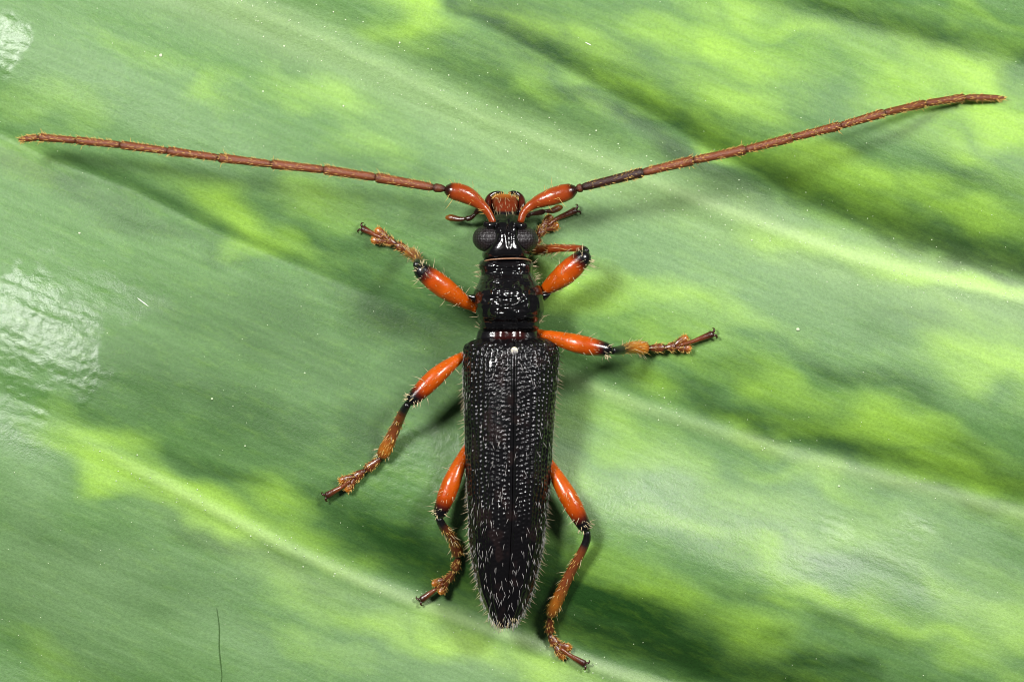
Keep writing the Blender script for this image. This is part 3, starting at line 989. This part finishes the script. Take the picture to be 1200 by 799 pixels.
def leg(fem, fw, tib, tw, tar, tibcol=None, dense=1.0):
    """fem: path of the femur; tib: path of the tibia; tar: five tarsus points (base, end of 1st, fork of the lobed joint, start of claw joint, tip)."""
    lg = empty('leg', beetle)
    r = fw / 2
    tb = Tube(fem, [(0, r * .3, r * .3), (.15, r * .42, r * .42), (.3, r * .66, r * .65), (.45, r * .88, r * .86), (.6, r * 1.03, r * 1.0), (.74, r * 1.03, r * 1.0), (.86, r * .88, r * .86), (.95, r * .76, r * .74), (1, r * .45, r * .45)], 44, 28,
              cols=[(0, ORANGE * .7), (.15, ORANGE), (.6, ORANGE), (.78, ORANGE * np.array((.8, .62, .5))), (.86, np.array(lin(70, 18, 8))), (.905, BLACK), (1, BLACK)], wob=.03)
    put('femur', tb, M_orange, lg)
    h = Hairs()
    h.on(tb, int(90 * dense), .15, .95, 3.5, .24, lean=1.1)
    h.on(tb, int(22 * dense), .35, .98, 11, .34, lean=.5)
    h.on(tb, 22, .93, 1, 6, .5, lean=.6)
    tk = tibcol or [(0, BLACK), (.14, BLACK * 2), (.24, BROWN), (.6, BROWN * 1.25), (.85, GOLD * .8), (1, BROWN * .7)]
    t2 = Tube(tib, [(0, tw * .30, tw * .30), (.1, tw * .36, tw * .36), (.5, tw * .44, tw * .42), (.85, tw * .58, tw * .5), (.96, tw * .56, tw * .5), (1, tw * .35, tw * .35)], 30, 18, cols=tk, wob=.06)
    put('tibia', t2, M_brown, lg)
    h.on(t2, int(26 * dense), .3, 1, 10, .34, lean=1.0)
    h.build(M_hair, lg)
    g = Hairs()
    g.on(t2, int(90 * dense), .25, 1, 5, .3, lean=1.4)
    # tarsus
    q = [np.array(p, float) for p in tar]
    bc = [(0, DKBROWN), (.35, BROWN * .75), (.8, BROWN * .8), (1, DKBROWN)]
    s1 = Tube([q[0], q[1]], [(0, 2.6, 2.6), (.3, 4.2, 3.6), (.8, 5.8, 4.2), (1, 3.6, 3)], 16, 16, cols=bc, wob=.05)
    put('tarsal_segment', s1, M_brown, lg)
    m = q[2]
    s2 = Tube([q[1], m], [(0, 2.8, 2.8), (.4, 4.8, 4), (.85, 6.4, 4.4), (1, 4.2, 3)], 16, 16, cols=bc, wob=.05)
    put('tarsal_segment', s2, M_brown, lg)
    d = q[3] - m
    dl = np.linalg.norm(d[:2])
    d2 = d / dl
    pz_ = np.array([-d2[1], d2[0], 0])
    lobes = []
    for sg in (-1, 1):
        e1 = m + d2 * 8 + pz_ * sg * 4.5
        e2 = m + d2 * 17 + pz_ * sg * 7.2
        e2[2] = m[2] - 1
        lobes.append(Tube([m - d2 * 2 + pz_ * sg * .8, e1, e2], [(0, 2.6, 2.4), (.4, 4.2, 3), (.75, 4.8, 3), (.93, 3.6, 2.2), (1, 1.6, 1)], 18, 14, cols=[(0, BROWN * .7), (.6, BROWN * .85), (1, GOLD)]))
    put('tarsal_lobe', lobes[0], M_brown, lg)
    put('tarsal_lobe', lobes[1], M_brown, lg)
    mid_ = (q[3] + q[4]) / 2 + np.array((0, 0, 1.5))
    s5 = Tube([m + d2 * 6 + np.array((0, 0, 3.5)), q[3] + np.array((0, 0, 2)), mid_, q[4]], [(0, 2.0, 2.0), (.4, 2.6, 2.4), (.8, 3.8, 3.2), (.95, 4.4, 3.6), (1, 2.6, 2.4)], 22, 16, cols=[(0, BROWN), (.5, BROWN * .95), (.9, DKBROWN), (1, DKBROWN * .6)])
    put('claw_segment', s5, M_brown, lg)
    dd = q[4] - q[3]
    dd = dd / np.linalg.norm(dd)
    pp = np.array([-dd[1], dd[0], 0])
    pp /= np.linalg.norm(pp)
    for sg in (-1, 1):
        c0 = q[4] + pp * sg * 1.5
        c1 = q[4] + dd * 2.2 + pp * sg * 3.2
        c2 = q[4] + dd * 2.6 + pp * sg * 5.6
        c3 = q[4] + dd * 0.6 + pp * sg * 6.6
        c1[2] += 1
        c2[2] -= .5
        c3[2] -= 2
        put('claw', Tube([c0, c1, c2, c3], [(0, 1.6, 1.6), (.5, 1.15, 1.15), (1, .25, .25)], 14, 8, cols=[(0, DKBROWN), (1, DKBROWN * .4)]), M_brown, lg)
    for t_ in (s1, s2):
        g.on(t_, int(46 * dense), .2, 1, 4.5, .3, lean=.9)
    for t_ in lobes:
        g.on(t_, int(70 * dense), .25, 1, 3.6, .32, lean=.7)
    g.build(M_gold, lg)
    return lg


def on_leaf(pts, zs):
    return [(x, y, LZ(x, y) + z) for (x, y), z in zip(pts, zs)]


# front, on the side with the spread-out foot
leg([(566, 366, 36), (553, 359.5, 44), (520, 337, 66), (488, 312.5, 74)], 24, [(488, 311, 72), (490, 305, 50), (484, 298, 26), (480, 296, LZ(480, 296) + 10)], 13,
    on_leaf([(481, 296), (464, 286), (453, 281), (438, 274.5), (424, 267.5)], [9, 8, 8, 7, 7]))
# front, folded beside the head
leg([(626, 352, 36), (637, 341, 44), (660, 323, 62), (689, 297, 70)], 25, [(688, 295, 70), (682, 291.5, 62), (655, 291, 40), (624, 294, LZ(624, 294) + 12)], 10.5,
    on_leaf([(626, 292), (630, 278), (637, 268), (652, 256.5), (676, 246)], [10, 9, 8, 7, 7]),
    tibcol=[(0, BLACK), (.08, BLACK * 2), (.16, RED * .8), (.6, RED * .8), (1, BROWN)])
# middle
leg([(556, 411, 30), (542, 417, 40), (512, 440, 56), (479, 472, 60)], 20.5, [(478, 473, 60), (472, 483, 50), (461, 507, 28), (447, 536, LZ(447, 536) + 9)], 13.5,
    on_leaf([(447, 536), (428, 551), (415, 560), (401, 570), (382, 581)], [9, 8, 8, 7, 7]))
leg([(622, 386, 32), (636, 391.5, 44), (678, 403, 62), (717, 410.5, 62)], 21, [(717, 411, 60), (725, 410.5, 50), (741, 407, 26), (758, 408, LZ(758, 408) + 9)], 14,
    on_leaf([(758, 408), (779, 407.5), (792, 406), (812, 400), (836, 391)], [9, 8, 8, 7, 7]),
    tibcol=[(0, BLACK), (.3, BLACK * 2), (.4, BROWN * .8), (.6, GOLD), (.9, GOLD), (1, BROWN)])
# hind
leg([(552, 512, 28), (544, 530, 36), (528, 568, 46), (513.5, 606, 44)], 20.5, [(514, 607, 44), (520, 618, 36), (531, 632, 22), (538, 651, LZ(538, 651) + 9)], 13,
    on_leaf([(538, 651), (533, 669), (524, 680), (511, 690), (493, 703)], [9, 8, 8, 7, 7]),
    tibcol=[(0, BLACK), (.15, BLACK * 2), (.3, BROWN * .7), (1, BROWN * .6)])
leg([(632, 520, 28), (644, 543, 36), (666, 582, 48), (688, 622, 46)], 20.5, [(688, 622, 46), (686, 637, 40), (666, 676, 24), (644, 722, LZ(644, 722) + 9)], 13,
    on_leaf([(644, 722), (644, 743), (652, 756), (667, 767), (686, 778)], [9, 8, 8, 7, 7]))

# ------------------------------ dust on the leaf -------------------------------
ico = bmesh.new()
bmesh.ops.create_icosphere(ico, subdivisions=1, radius=1.0)
IV = np.array([v.co[:] for v in ico.verts])
IF = [[v.index for v in f.verts] for f in ico.faces]
ico.free()
V, F = [], []
drng = np.random.default_rng(21)


def speck(x, y, r):
    o = sum(len(q) for q in V)
    k = 1 + drng.normal(0, .18, IV.shape)
    p = IV * k * np.array((r, r * drng.uniform(.7, 1.2), r * .6))
    p = p + np.array(((x - 600), (399.5 - y), LZ(x, y) + r * .2))
    V.append(p)
    F.extend([[i + o for i in f] for f in IF])


for _ in range(420):
    speck(drng.uniform(-20, 1220), drng.uniform(-20, 820), drng.uniform(.3, .7))
for fn, x0, x1, sd, n in ((vA, 270, 1200, 24, 330), (vD, 640, 1100, 12, 60), (vF, 100, 760, 10, 130)):
    for _ in range(n):
        x = drng.uniform(x0, x1)
        speck(x, float(fn(np.array([x]))[0]) + drng.normal(0, sd), drng.uniform(.4, 1.05))
for x, y, r in ((188, 65, 2.2), (182, 66, 1.6), (935, 386, 2.4), (332, 53, 1.5), (308, 107, 1.4), (468, 50, 1.3), (402, 124, 1.4), (250, 467, 1.6), (92, 273, 1.8), (985, 570, 1.6), (357, 437, 1.3), (288, 522, 1.3)):
    speck(x, y, r)
dust = mesh_obj('dust', np.vstack(V) * S, F, M_speck)
dust['kind'] = 'stuff'
dust['label'] = 'fine pale dust grains scattered over the leaf and its veins'
dust['category'] = 'dust'


def fibre(pts, r, mat, label):
    P = [(x, y, LZ(x, y) + r * .8) for x, y in pts]
    t = Tube(P, [(0, r * .4, r * .4), (.3, r, r), (.7, r, r), (1, r * .4, r * .4)], 30, 6)
    o = mesh_obj('lint_fibre', t.V * S, t.F, mat, None, fix=True)
    o['label'] = label
    o['category'] = 'fibre'
    return o


fibre([(161, 349), (166, 353), (174, 359)], .6, M_fibre, 'short white lint fibre beside the rubbed glossy patch of the leaf')
fibre([(686, 50), (690, 52), (693, 53.5)], .6, M_fibre, 'tiny curved white lint fibre above the antenna with a dark first joint')
fibre([(254, 712), (257, 735), (257, 760), (260, 790), (259, 800)], .55, M_dark_fibre, 'thin dark green hairline thread below the pale lower vein')
